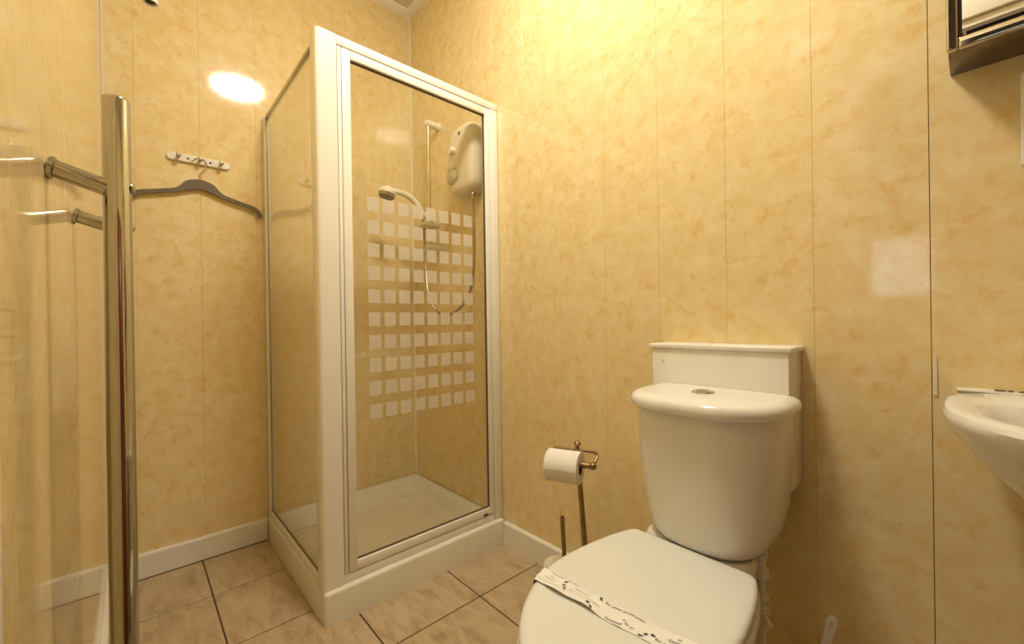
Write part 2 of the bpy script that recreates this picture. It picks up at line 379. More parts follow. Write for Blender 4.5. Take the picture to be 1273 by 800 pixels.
# ================================================================== CEILING LAMP
lx, ly, lz = LAMP_POS
lamp = thing('ceiling_lamp', 'round opal dome lamp on the ceiling', 'lamp', (lx, ly, lz-0.12))
lathe('base_ring', [(0.15, 0.0), (0.165, -0.004), (0.165, -0.022), (0.15, -0.026)], (lx, ly, lz), 'whiteplastic', lamp, seg=40)
lathe('lamp_shade', [(0.152, -0.0265), (0.154, -0.032), (0.146, -0.044), (0.115, -0.056), (0.06, -0.063), (0.0, -0.065)], (lx, ly, lz), 'lamp', lamp, seg=40)

# ================================================================== SHOWER
# ---- tray
x0, x1, y0, y1 = 0.003, SX, -SY, -0.003
rings = [rrect(x0, x1, y0, y1, 0.012, 0.0), rrect(x0, x1, y0, y1, 0.012, TZ-0.010)]
for a in (20, 45, 70, 90):
    d = 0.010*(1-math.cos(math.radians(a))); h = 0.010*math.sin(math.radians(a)); rings.append(rrect(x0+d, x1-d, y0+d, y1-d, 0.012, TZ-0.010+h))
rings += [rrect(x0+.048, x1-.048, y0+.048, y1-.048, .03, TZ), rrect(x0+.055, x1-.055, y0+.055, y1-.055, .035, TZ-.003), rrect(x0+.064, x1-.064, y0+.064, y1-.064, .04, TZ-.014),
          rrect(x0+.078, x1-.078, y0+.078, y1-.078, .045, TZ-.036), rrect(x0+.095, x1-.095, y0+.095, y1-.095, .05, TZ-.048), rrect(x0+.13, x1-.13, y0+.13, y1-.13, .05, TZ-.052)]
tray = finish('shower_tray', loft(rings), 'acrylic', smooth=True)
tag(tray, 'square white shower tray on the tiled floor in the corner', 'shower tray')
lathe('drain_cover', [(0.0, 0.006), (0.03, 0.0055), (0.043, 0.003), (0.045, 0.0)], (0.165, -0.165, TZ-0.0525), 'acrylic', tray)
# ---- enclosure
enc = thing('shower_enclosure', 'white framed glass shower cubicle standing on the corner tray', 'shower', (0.38, -0.37, TZ))
FX0, FX1 = 0.712, 0.747         # door frame depth range in x
HT = 1.888
def fbox(n, *a, mat='coat', bev=0.0025, parent=None): return box(n, *a, mat, parent or enc, bevel=bev)
# corner post (rounded outer corner)
post = []
for z in (TZ+0.0005, HT):
    post.append([Vector(p) for p in [(0.690, -0.690, z), (0.690, -0.722, z)] + [(0.690+0.004*(1-math.cos(a)), -0.743-0.004*math.sin(a)+0.0, z) for a in (0.0, 0.8, 1.5)] +
                 [(0.735+0.012*math.sin(a), -0.735-0.012*math.cos(a), z) for a in (0.0, 0.4, 0.8, 1.2, 1.57)] + [(0.747, -0.684, z), (0.743, -0.6805, z), (0.716, -0.6805, z), (0.716, -0.690, z)]])
finish('corner_post', loft(post), 'coat', enc, smooth=True, auto=35)
fbox('wall_profile', FX0, FX1-0.001, -0.044, -0.002, TZ+0.0005, HT-0.0305)
fbox('wall_profile', 0.002, 0.036, -0.742, -0.722, TZ+0.0005, 1.872, bev=0.002)
fbox('top_rail', FX0, FX1-0.001, -0.680, -0.002, HT-0.030, HT)
fbox('bottom_rail', FX0, FX1-0.005, -0.680, -0.0445, TZ+0.0005, TZ+0.028)
fbox('bottom_rail', 0.0365, 0.6895, -0.741, -0.723, TZ+0.0005, TZ+0.026, bev=0.002)
fbox('top_rail', 0.0365, 0.6895, -0.738, -0.725, 1.856, 1.872, mat='steel', bev=0.002)
fbox('side_glass', 0.0360, 0.692, -0.7345, -0.7295, TZ+0.022, 1.858, mat='glass', bev=0.0)
fbox('glass_seal', 0.0362, 0.0402, -0.7352, -0.7288, TZ+0.0265, 1.8555, mat='steel', bev=0.0)
fbox('glass_seal', 0.0405, 0.6895, -0.7352, -0.7288, TZ+0.0262, TZ+0.0282, mat='soil', bev=0.0)
fbox('filler_strip', 0.718, 0.7425, -0.678, -0.666, TZ+0.0285, HT-0.0305, bev=0.002)
# door leaf (a part with its own pieces)
DZ0, DZ1, DY0, DY1 = TZ+0.031, HT-0.033, -0.664, -0.046
leaf = fbox('door_glass', 0.7285, 0.7335, DY0+0.02, DY1-0.016, DZ0+0.022, DZ1-0.020, mat='glass', bev=0.0)
def lbox(n, a, b, c, d, e, f, mat='coat', bev=0.002): return box(n, a, b, c, d, e, f, mat, leaf, bevel=bev)
lbox('door_stile', 0.718, 0.7445, DY0, DY0+0.028, DZ0, DZ1)
lbox('door_stile', 0.718, 0.7445, DY1-0.022, DY1, DZ0, DZ1)
lbox('door_rail', 0.718, 0.744, DY0+0.0282, DY1-0.0222, DZ1-0.028, DZ1)
lbox('door_rail', 0.718, 0.744, DY0+0.0282, DY1-0.0222, DZ0, DZ0+0.030)
lbox('glass_seal', 0.7255, 0.7365, DY0+0.0284, DY1-0.0224, DZ0+0.0302, DZ0+0.0322, 'soil', 0)
lbox('glass_seal', 0.7255, 0.7365, DY0+0.0284, DY1-0.0224, DZ1-0.0302, DZ1-0.0282, 'soil', 0)
lbox('glass_seal', 0.7255, 0.7365, DY1-0.0240, DY1-0.0224, DZ0+0.0324, DZ1-0.0304, 'soil', 0)
lbox('door_catch', 0.7443, 0.7475, -0.105, -0.085, TZ+0.034, TZ+0.041, 'black', 0.001)
SW, SH, PX, PZ = 0.0425, 0.047, 0.0574, 0.0794
sq0 = None
for r in range(10):
    for c in range(8):
        cy = -0.5605 + PX*c; cz = 1.363 - PZ*r
        if sq0 is None:
            sq0 = box('frosted_square', 0.7336, 0.7339, cy-SW/2, cy+SW/2, cz-SH/2, cz+SH/2, 'frost', leaf, bevel=0)
            b0 = WPOS[sq0].copy()
        else: dup(sq0, b0 + Vector((0, PX*c, -PZ*r)), leaf)
# ---- electric shower unit on the wall
UX0, UX1, UZ0, UZ1 = 0.478, 0.672, 1.525, 1.838
unit = thing('electric_shower', 'cream electric shower heater box on the cubicle wall', 'shower heater', ((UX0+UX1)/2, 0, UZ0))
def ushape(inset, y):
    out = []
    for cx, cz, r, a0 in ((UX1-0.05, UZ1-0.05, 0.05, 0), (UX0+0.085, UZ1-0.085, 0.085, 90), (UX0+0.06, UZ0+0.06, 0.06, 180), (UX1-0.06, UZ0+0.06, 0.06, 270)):
        for i in range(8):
            a = math.radians(a0 + 90*i/7); rr = r-inset
            out.append(Vector((cx + rr*math.cos(a), y, cz + rr*math.sin(a))))
    return out
finish('body', loft([ushape(0.012, -0.0005), ushape(0.004, -0.02), ushape(0.0, -0.045), ushape(0.002, -0.066), ushape(0.010, -0.080), ushape(0.024, -0.087), ushape(0.04, -0.089)]), 'cream', unit, smooth=True)
dial = lathe('temperature_dial', [(0.036, 0), (0.036, 0.006), (0.032, 0.012), (0.026, 0.020), (0.02, 0.022), (0.0, 0.022)], (0.530, -0.0885, 1.62), 'cream', unit, axis=(0, -1, 0))
box('pointer', 0.5265, 0.5335, -0.1135, -0.110, 1.60, 1.645, 'cream', dial, bevel=0.001)
for k in range(9):
    a = math.radians(200 + k*20); cx, cz = 0.530+0.041*math.cos(a), 1.62+0.041*math.sin(a)
    box('scale_mark', cx-0.0022, cx+0.0022, -0.0902, -0.0888, cz-0.003, cz+0.003, 'darkhole' if k in (0, 6, 7) else 'hanger', unit, bevel=0)
lathe('start_button', [(0.017, 0), (0.017, 0.014), (0.013, 0.02), (0, 0.021)], (0.537, -0.0885, 1.728), 'cream', unit, axis=(0, -1, 0))
lathe('maker_badge', [(0.009, 0), (0.009, 0.001), (0, 0.0012)], (0.585, -0.0886, 1.795), 'hanger', unit, axis=(0, -1, 0), seg=16)
lathe('hose_connector', [(0.011, 0), (0.013, -0.004), (0.013, -0.014), (0.008, -0.018), (0.0075, -0.03)], (0.628, -0.05, UZ0+0.004), 'steel', unit)
# ---- riser rail with slider
RX, RY = 0.278, -0.062
rail = thing('riser_rail', 'slim chrome riser rail with cream brackets and soap dish', 'shower rail', (RX, 0, 1.33))
tube('rail', [(RX, RY, 1.325), (RX, RY, 1.955)], 0.0095, 'railchrome', rail)
for zz in (1.955, 1.33):
    bk = tube_bm([(RX, RY-0.020, zz), (RX, RY-0.016, zz), (RX, RY+0.01, zz), (RX, -0.012, zz), (RX, -0.0005, zz)], [0.008, 0.0165, 0.018, 0.017, 0.024], 18)
    finish('wall_bracket', bk, 'cream', rail, smooth=True)
sl = finish('slider', tube_bm([(RX-0.004, RY-0.002, 1.44), (RX-0.002, RY-0.002, 1.445), (RX, RY-0.004, 1.50), (RX, RY-0.004, 1.51)], [0.016, 0.021, 0.021, 0.016], 18), 'cream', rail, smooth=True)
finish('handset_cradle', tube_bm([(RX-0.003, RY-0.018, 1.482), (RX-0.004, RY-0.05, 1.492)], [0.014, 0.0185], 16), 'cream', sl, smooth=True)
lathe('clamp_knob', [(0.012, 0), (0.016, 0.004), (0.016, 0.016), (0.012, 0.02)], (RX+0.018, RY, 1.475), 'cream', sl, axis=(1, 0, 0), seg=16)
dish = [rrect(RX-0.055, RX+0.075, RY-0.075, RY+0.03, 0.03, z) for z in (1.425, 1.429, 1.437)]
finish('soap_dish', loft(dish), 'cream', rail, smooth=True)
# ---- hand shower
hs = thing('hand_shower', 'cream hand shower resting in the riser rail cradle', 'shower head', (RX-0.005, -0.108, 1.48))
hp = catmull([(RX-0.003, -0.098, 1.474), (RX-0.006, -0.112, 1.515), (RX-0.012, -0.145, 1.558), (RX-0.02, -0.195, 1.582), (RX-0.028, -0.245, 1.588), (RX-0.032, -0.275, 1.586)], 4)
hr = [0.0115 + 0.0035*math.sin(math.pi*min(1, i/len(hp)*1.3)) for i in range(len(hp))]
finish('handle', tube_bm(hp, hr, 14), 'cream', hs, smooth=True)
ax = Vector((-0.05, -0.22, -0.97)); hc = Vector((RX-0.03, -0.268, 1.592))
hd = lathe('spray_head', [(0.0, -0.014), (0.018, -0.010), (0.034, 0.002), (0.040, 0.014), (0.040, 0.024)], hc, 'cream', hs, axis=ax)
lathe('spray_ring', [(0.0395, 0.0242), (0.041, 0.026), (0.040, 0.034), (0.037, 0.040)], hc, 'steel', hd, axis=ax)
lathe('spray_plate', [(0.036, 0.0345), (0.034, 0.0425), (0.0, 0.0435)], hc, 'hanger', hd, axis=ax)
# ---- hose
hpts = catmull([(RX-0.003, -0.097, 1.466), (RX-0.010, -0.090, 1.42), (RX-0.016, -0.082, 1.33), (RX-0.010, -0.08, 1.20), (RX+0.012, -0.08, 1.08), (RX+0.07, -0.08, 1.015), (RX+0.165, -0.08, 0.985),
                (RX+0.26, -0.075, 1.010), (RX+0.32, -0.065, 1.06), (RX+0.349, -0.055, 1.16), (RX+0.354, -0.05, 1.32), (0.628, -0.05, 1.499)], 26)
hose = finish('shower_hose', tube_bm(hpts, [0.0072 if i % 2 else 0.0058 for i in range(len(hpts))], 8), 'steel')
tag(hose, 'ribbed metal shower hose hanging in a loop below the heater', 'hose')

# ================================================================== HOOK RAIL, HANGER, PULL CORD
hk = thing('hook_rail', 'white hook rail with three knobs screwed to the wall', 'hook rail', (0, -0.970, 1.606))
pl = []
for x in (0.0004, 0.009, 0.0115):
    ins = 0.0 if x < 0.01 else 0.0025; r = 0.0155
    ring = []
    for cy, a0 in ((-0.8815, -90), (-1.0605, 90)):
        for i in range(9):
            a = math.radians(a0 + 180*i/8); ring.append(Vector((x, cy + (r-ins)*math.cos(a), 1.6235 + (r-ins)*math.sin(a))))
    pl.append(ring)
finish('backplate', loft(pl), 'coat', hk, smooth=True)
for yy in (-1.040, -0.970, -0.900):
    lathe('knob', [(0.0055, 0), (0.005, 0.014), (0.0085, 0.020), (0.0085, 0.028), (0.006, 0.031), (0, 0.0315)], (0.0114, yy, 1.6235), 'steel', hk, axis=(1, 0, 0), seg=16)
for yy in (-1.008, -0.935):
    lathe('screw', [(0.0042, 0), (0.0042, 0.001), (0.0, 0.0012)], (0.0115, yy, 1.623), 'darkhole', hk, axis=(1, 0, 0), seg=10)
hup = [(-0.971, 1.5445), (-0.954, 1.542), (-0.934, 1.535), (-0.920, 1.526), (-0.906, 1.508), (-0.889, 1.496), (-0.859, 1.487), (-0.825, 1.478), (-0.789, 1.469), (-0.771, 1.461), (-0.758, 1.448), (-0.751, 1.425)]
hlo = [(-0.766, 1.420), (-0.769, 1.433), (-0.780, 1.448), (-0.798, 1.456), (-0.834, 1.465), (-0.877, 1.476), (-0.910, 1.487), (-0.934, 1.497), (-0.954, 1.504), (-0.971, 1.506)]
poly = hup + hlo + [(-1.942-y, z) for y, z in hlo[-2::-1]] + [(-1.942-y, z) for y, z in hup[:0:-1]]
cat_poly = [(p.x, p.y) for p in catmull([(a, b, 0) for a, b in poly], 3, closed=True)]
hg = thing('coat_hanger', 'dark taupe clothes hanger hanging from the middle hook', 'hanger', (0.017, -0.971, 1.42))
prism('hanger_body', cat_poly, 'x', 0.0135, 0.0215, 'hanger', hg, bevel=0.0012)
tube('hanger_hook', [(0.0172, y, z) for y, z in [(p.x, p.y) for p in catmull([(-0.971, 1.540, 0), (-0.971, 1.566, 0), (-0.962, 1.580, 0), (-0.950, 1.600, 0), (-0.948, 1.613, 0), (-0.955, 1.628, 0), (-0.970, 1.6335, 0), (-0.985, 1.627, 0), (-0.994, 1.616, 0), (-1.000, 1.6155, 0)], 4)]], 0.0017, 'steel', hg, seg=8)
px_, py_ = 1.0, -1.145
pc = thing('pull_cord', 'white light pull cord ending in a small bell knob', 'pull cord', (px_, py_, 1.612))
lathe('ceiling_switch', [(0.0, 0.0), (0.043, 0.0), (0.043, -0.025), (0.03, -0.035), (0, -0.036)], (px_, py_, HC), 'whiteplastic', pc)
tube('cord', [(px_, py_, 1.64), (px_, py_, HC-0.036)], 0.0012, 'whiteplastic', pc, seg=8)
kn = lathe('bell_knob', [(0.0, 0.034), (0.004, 0.034), (0.006, 0.026), (0.0105, 0.016), (0.0125, 0.004), (0.0125, 0.0), (0.0095, 0.0), (0.0085, 0.008), (0.0, 0.012)], (px_, py_, 1.612), 'whiteplastic', pc, seg=20)
lathe('knob_hollow', [(0.0, 0.009), (0.0072, 0.007), (0.0078, 0.002), (0.0, 0.0045)], (px_, py_, 1.612), 'darkhole', kn, seg=18)

# ================================================================== TOWEL RADIATOR
RN, RF, RYY, RR = 1.367, 1.067, -1.1925, 0.0145
rad = thing('towel_radiator', 'tall chrome ladder towel radiator mounted on the left wall', 'towel radiator', ((RN+RF)/2, RYY, 0.23))
for xx in (RN, RF):
    up_ = lathe('upright', [(0.0, 0.0), (RR-0.003, 0.0), (RR, 0.003), (RR, 1.019), (RR-0.0015, 1.022), (RR-0.004, 1.0235), (0.0, 1.024)], (xx, RYY, 0.23), 'radchrome', rad, seg=36)
rungs = [0.985-0.0385*k for k in range(6)] + [0.66-0.0385*k for k in range(8)]
r0 = None
for zz in rungs:
    if r0 is None: r0 = tube('rung', [(RF+RR-0.004, RYY, zz), (RN-RR+0.004, RYY, zz)], 0.0085, 'radchrome', rad, seg=16); rb = WPOS[r0].copy(); rz0 = zz
    else: dup(r0, rb + Vector((0, 0, zz-rz0)), rad)
for xx in (RN, RF):
    for zz in (1.148, 0.345):
        arm = tube('bracket_arm', [(xx, -W+0.004, zz), (xx, RYY-0.006, zz-0.016)], 0.0112, 'radchrome', rad, seg=18)
        lathe('wall_collar', [(0.0115, 0), (0.0145, 0.0015), (0.0145, 0.006), (0.0118, 0.0075)], (xx, -W+0.0003, zz), 'radchrome', arm, axis=(0, 1, -0.22), seg=20)
        lathe('grub_screw', [(0.0022, 0), (0.0022, -0.004), (0, -0.0045)], (xx, RYY-0.026, zz-0.0165), 'steel', arm, seg=8)
        lathe('cap_screw', [(0.0075, 0), (0.007, 0.0022), (0.0045, 0.0042), (0, 0.005)], (xx, RYY+RR-0.001, zz-0.012), 'radchrome', rad, axis=(0, 1, 0), seg=16)

# ================================================================== TOILET
CX_ = 1.70
toilet = thing('toilet', 'white close-coupled toilet with closed lid in front of the boxing', 'toilet', (CX_, -0.45, 0))
# seat-lid outline: (y, half width)
SEAT = [(-0.282, 0.108), (-0.287, 0.131), (-0.300, 0.141), (-0.34, 0.154), (-0.40, 0.166), (-0.47, 0.174), (-0.54, 0.173), (-0.60, 0.158), (-0.66, 0.129), (-0.71, 0.090), (-0.742, 0.052), (-0.755, 0.02)]
pts = [(CX_+h, y, 0) for y, h in SEAT] + [(CX_-h, y, 0) for y, h in SEAT[::-1]]
OUT = catmull(pts, 4, closed=True)
cen = Vector((CX_, -0.50, 0))
def oring(scale, z, off=0.0, dy=0.0):
    out = []
    for p in OUT:
        d = p-cen; L = d.length; q = cen + d*((L*scale+off)/L); out.append(Vector((q.x, q.y+dy, z)))
    return out
lidrings = [oring(1, 0.430, -0.004), oring(1, 0.432, -0.001), oring(1, 0.437, 0.0), oring(1, 0.443, -0.001), oring(1, 0.447, -0.004), oring(1, 0.4495, -0.009), oring(1, 0.4505, -0.016), oring(0.55, 0.4515), oring(0.1, 0.4517)]
lid = finish('seat_lid', loft(lidrings), 'seatplastic', toilet, smooth=True)
finish('seat', loft([oring(1, 0.407, 0.0), oring(1, 0.410, 0.004), oring(1, 0.421, 0.0045), oring(1, 0.427, 0.001), oring(1, 0.4285, -0.006)]), 'seatplastic', toilet, smooth=True)
for s in (-1, 1):
    tube('hinge', [(CX_+s*0.06-0.02, -0.277, 0.433), (CX_+s*0.06+0.02, -0.277, 0.433)], 0.0085, 'seatplastic', toilet, seg=14)
# bowl and pedestal
def bring(z, sc, yc=-0.50, ysc=None, wall=None):
    out = []
    for p in OUT:
        d = p-cen; q = Vector((CX_ + d.x*sc, yc + d.y*(ysc or sc), z)); out.append(q)
    return out
finish('bowl', loft([bring(0.0, 0.66, -0.43, 0.86), bring(0.03, 0.63, -0.43, 0.84), bring(0.12, 0.58, -0.42, 0.80), bring(0.2, 0.66, -0.43, 0.82), bring(0.28, 0.82, -0.455, 0.88), bring(0.35, 0.95, -0.485, 0.96), bring(0.385, 0.985, -0.497, 0.99), bring(0.400, 0.985, -0.499, 0.99), bring(0.4065, 0.96, -0.5, 0.97)]), 'ceramic', toilet, smooth=True)
# ledge under the cistern
finish('ledge', loft([rrect(CX_-0.09, CX_+0.09, -0.33, -0.12, 0.03, 0.25), rrect(CX_-0.11, CX_+0.10, -0.33, -0.11, 0.04, 0.36), rrect(CX_-0.118, CX_+0.108, -0.31, -0.11, 0.04, 0.40), rrect(CX_-0.124, CX_+0.110, -0.268, -0.11, 0.03, 0.432), rrect(CX_-0.120, CX_+0.106, -0.266, -0.112, 0.03, 0.440)]), 'ceramic', toilet, smooth=True)
# cistern: D-shaped plan, tapering downwards
CC = 1.702; YB = -0.103
def dring(hw, depth, z, n=44, rb=0.018, pw=2.6):
    out = []
    for i in range(n+1):                     # superelliptic front
        a = math.pi*i/n; c, s = math.cos(a), math.sin(a)
        out.append(Vector((CC + hw*math.copysign(abs(c)**(2/pw), c), YB-0.06 - (depth-0.06)*abs(s)**(2/pw), z)))
    for k in range(5):
        a = math.pi/2*k/4; out.append(Vector((CC - hw + rb*(1-math.cos(a)), YB - rb + rb*math.sin(a), z)))
    for k in range(5):
        a = math.pi/2*(1-k/4); out.append(Vector((CC + hw - rb*(1-math.cos(a)), YB - rb + rb*math.sin(a), z)))
    return out
body = [(0.4405, 0.098, 0.165), (0.4445, 0.111, 0.177), (0.452, 0.120, 0.184), (0.47, 0.130, 0.190), (0.50, 0.139, 0.194), (0.55, 0.148, 0.199), (0.60, 0.1535, 0.203), (0.66, 0.158, 0.206), (0.72, 0.1605, 0.208), (0.7445, 0.161, 0.208)]
finish('cistern', loft([dring(h, d, z) for z, h, d in body]), 'ceramic', toilet, smooth=True)
lidp = [(0.745, 0.1590, 0.210), (0.7455, 0.1664, 0.219), (0.750, 0.1716, 0.2245), (0.758, 0.1730, 0.226), (0.767, 0.1716, 0.2245), (0.7735, 0.1664, 0.219), (0.7775, 0.1571, 0.209), (0.779, 0.1403, 0.190), (0.7795, 0.0935, 0.13)]
clid = finish('cistern_lid', loft([dring(h, d, z) for z, h, d in lidp]), 'ceramic', toilet, smooth=True)
btn = lathe('flush_button', [(0.0, 0.006), (0.014, 0.0055), (0.0165, 0.0035), (0.0235, 0.003), (0.026, 0.0)], (1.697, -0.195, 0.7795), 'chrome', toilet, seg=32)
# paper band across the lid
bw_ = thing('paper_band', 'printed white paper hygiene band wrapped across the toilet lid', 'paper band', (1.70, -0.58, 0.45))
def bandpos(t, s):
    """t 0..1 along, s -1..1 across"""
    x = 1.512 + t*(1.888-1.512)
    yc = -0.592 + 0.004*math.sin(6*t) + 0.060*max(0, t-0.25)**1.3
    w = 0.0215
    z = 0.4526
    if 0.02 < t < 0.60: z += max(0.0, 0.0065*math.sin((t-0.02)/0.58*math.pi)**2*(0.55-0.45*s) + 0.0015*math.sin(t*34))
    return x, yc + s*w + 0.0015*math.sin(t*23+s), z
def lidhalf(y):
    for (ya, ha), (yb, hb) in zip(SEAT, SEAT[1:]):
        if yb <= y <= ya: return ha + (hb-ha)*(y-ya)/(yb-ya)
    return 0.1
def bandpoint(t, s):
    x, y, z = bandpos(t, s); h = lidhalf(y); lim = h-0.006; d = x-CX_
    if abs(d) > lim:
        ov = abs(d)-lim; sgn = math.copysign(1, d)
        if ov < 0.009: return Vector((CX_+sgn*(lim+ov*0.85), y, z-ov*ov*40))
        return Vector((CX_+sgn*(h+0.0025), y, 0.4475-(ov-0.009)*1.0))
    return Vector((x, y, z))
bm = bmesh.new(); NT, NS = 70, 6
g = [[bm.verts.new(bandpoint(i/NT, -1+2*j/NS)) for j in range(NS+1)] for i in range(NT+1)]
for i in range(NT):
    for j in range(NS): bm.faces.new((g[i][j], g[i+1][j], g[i+1][j+1], g[i][j+1]))
finish('band_sheet', bm, 'band', bw_, smooth=True)
def on_band(t, s, lift=0.0007):
    p = bandpoint(t, s); return Vector((p.x, p.y, p.z+lift))
def leaf_print(t, s, ln, wd, ang, mat='ink'):
    bm = bmesh.new(); n = 12; ca, sa = math.cos(ang), math.sin(ang); vs_ = []
    for k in range(n):
        a = 2*math.pi*k/n; u, v = ln/2*math.cos(a), wd/2*math.sin(a)*(1-0.35*math.cos(a))
        du, dv = (u*ca - v*sa), (u*sa + v*ca)
        vs_.append(bm.verts.new(on_band(t + du/0.376, s + dv/0.0215)))
    bm.faces.new(vs_); finish('leaf_print', bm, mat, bw_)
for t, s, l, w_, a, mt_ in [(0.235, 0.55, .008, .0055, .9, 'ink'), (0.245, 0.05, .008, .004, .2, 'ink'), (0.262, -0.30, .008, .004, -.4, 'ink'), (0.405, -0.55, .0085, .006, -.2, 'ink'), (0.432, -0.85, .010, .0045, -.7, 'ink'),
                            (0.43, 0.78, .011, .005, -.8, 'ink'), (0.672, -0.80, .009, .004, .4, 'ink'), (0.685, -0.40, .0075, .005, .9, 'ink'), (0.71, -0.15, .0085, .0055, -.2, 'ink'), (0.60, -0.45, .008, .0035, -.2, 'softink'),
                            (0.625, -0.55, .008, .0035, .4, 'softink'), (0.14, 0.50, .005, .003, 1.0, 'paleink'), (0.155, 0.35, .005, .003, .6, 'paleink'), (0.27, -0.55, .005, .003, .2, 'paleink'), (0.80, 0.55, .007, .003, .1, 'softink'), (0.58, -0.2, .006, .003, .1, 'softink')]:
    leaf_print(t, s, l, w_, a, mt_)
def band_text(txt, t, s, size, mat='ink'):
    cu = bpy.data.curves.new('printed_text', 'FONT'); cu.body = txt; cu.size = size; cu.resolution_u = 2
    to = bpy.data.objects.new('printed_text', cu); COL.objects.link(to)
    dg = bpy.context.evaluated_depsgraph_get(); me = bpy.data.meshes.new_from_object(to.evaluated_get(dg))
    bpy.data.objects.remove(to)
    bm = bmesh.new(); bm.from_mesh(me); bpy.data.meshes.remove(me)
    for v in bm.verts: v.co = on_band(t + v.co.x/0.376, s + v.co.y/0.0215)
    finish('printed_text', bm, mat, bw_)
band_text('for your protection', 0.455, 0.62, 0.0092)
band_text('Sanitised', 0.505, -0.86, 0.0085, 'ink')
band_text('for your protection', 0.725, -0.50, 0.0088)
band_text('Sanitised', 0.765, 0.02, 0.0092)
band_text('Sanitised', 0.295, 0.25, 0.0085, 'softink')
band_text('for your protection', 0.285, -0.25, 0.0080, 'softink')
band_text('Sanitised', 0.115, -0.10, 0.0080, 'paleink')
band_text('for your protection', 0.10, -0.62, 0.0070, 'softink')
for t0, t1, s0 in ((0.125, 0.215, 0.93), (0.225, 0.30, 0.90)):
    bm = bmesh.new(); a = []
    for k in range(9):
        t = t0+(t1-t0)*k/8; a.append((bm.verts.new(on_band(t, s0-0.03*math.sin(k/8*math.pi))), bm.verts.new(on_band(t, s0+0.035-0.03*math.sin(k/8*math.pi)))))
    for p, q in zip(a, a[1:]): bm.faces.new((p[0], q[0], q[1], p[1]))
    finish('line_print', bm, 'ink', bw_)
# white boxing on the wall behind the cistern
bx = thing('pipe_boxing', 'white painted boxing on the wall behind the cistern', 'boxing', (1.685, 0, 0.56))
box('front_board', 1.518, 1.846, -0.1015, -0.088, 0.56, 0.871, 'gloss', bx, bevel=0.0015)
box('side_board', 1.518, 1.530, -0.0875, -0.001, 0.56, 0.871, 'gloss', bx, bevel=0.0015)
box('side_board', 1.834, 1.846, -0.0875, -0.001, 0.56, 0.871, 'gloss', bx, bevel=0.0015)
box('top_board', 1.508, 1.853, -0.106, -0.001, 0.8715, 0.884, 'gloss', bx, bevel=0.003)
lathe('screw_cap', [(0.006, 0), (0.005, 0.001), (0, 0.0013)], (1.548, -0.1013, 0.838), 'cream', bx, axis=(0, -1, 0), seg=12)
# supply pipe with valve
sp = thing('supply_pipe', 'painted water supply pipe with valve under the cistern', 'pipe', (1.815, -0.17, 0))
pxx, pyy = 1.813, -0.19
tube('pipe', [(pxx, pyy, 0.0), (pxx, pyy, 0.446)], 0.0075, 'painted', sp)
for za, zb, rr in ((0.395, 0.418, 0.013), (0.352, 0.365, 0.0125), (0.322, 0.340, 0.0135), (0.285, 0.305, 0.0125)):
    lathe('compression_nut', [(rr, 0), (rr+0.002, 0.003), (rr+0.002, zb-za-0.003), (rr, zb-za)], (pxx, pyy, za), 'painted', sp, seg=6, auto=20)
tube('valve_body', [(pxx, pyy, 0.305), (pxx, pyy, 0.322)], 0.0105, 'painted', sp)
tube('valve_screw', [(pxx+0.006, pyy-0.006, 0.318), (pxx+0.022, pyy-0.016, 0.308)], [0.007, 0.005], 'painted', sp, seg=10)

# ================================================================== ROLL STAND, ROLL, BRUSHES
SXP, SYP = 1.325, -0.15
st = thing('toilet_roll_stand', 'antique brass free-standing toilet roll stand beside the toilet', 'roll stand', (SXP, SYP, 0))
lathe('base', [(0.0, 0.0), (0.048, 0.0), (0.051, 0.004), (0.048, 0.012), (0.035, 0.018), (0.018, 0.024), (0.010, 0.032), (0, 0.032)], (SXP, SYP, 0), 'brass', st, seg=36)
ptop = Vector((1.283, -0.15, 0.541))
tube('pole', [(SXP, SYP, 0.03), (SXP-0.02, SYP, 0.28), ptop], [0.0095, 0.0088, 0.0075], 'brass', st)
lathe('finial', [(0.0075, 0), (0.011, 0.003), (0.011, 0.008), (0.006, 0.011), (0.0055, 0.014), (0.010, 0.019), (0.0115, 0.024), (0.009, 0.029), (0.004, 0.032), (0, 0.0325)], ptop, 'brass', st, seg=20)
adir = Vector((0.924, 0.379, 0)).normalized(); perp = Vector((adir.y, -adir.x, 0))          # perp points to the camera side
top = ptop + Vector((0, 0, 0.004))
def lp(a, b, dz): return top + adir*a + perp*b + Vector((0, 0, dz))
loop = [lp(-0.078, 0.0, 0.0), lp(-0.02, 0.0, 0.0), lp(0.04, 0.0, 0.0), lp(0.060, 0.004, -0.002), lp(0.068, 0.018, -0.008), lp(0.064, 0.034, -0.022), lp(0.060, 0.040, -0.030)]
tube('arm', catmull(loop, 4), 0.0045, 'brass', st, seg=10)
rc = lp(-0.030, 0.040, -0.031)
tube('roll_bar', [lp(-0.088, 0.040, -0.031), lp(0.052, 0.040, -0.031)], 0.0092, 'brass', st)
lathe('end_ball', [(0.0, -0.012), (0.007, -0.0105), (0.0115, -0.004), (0.0115, 0.003), (0.007, 0.010), (0, 0.012)], lp(0.060, 0.040, -0.031), 'brass', st, axis=adir, seg=18)
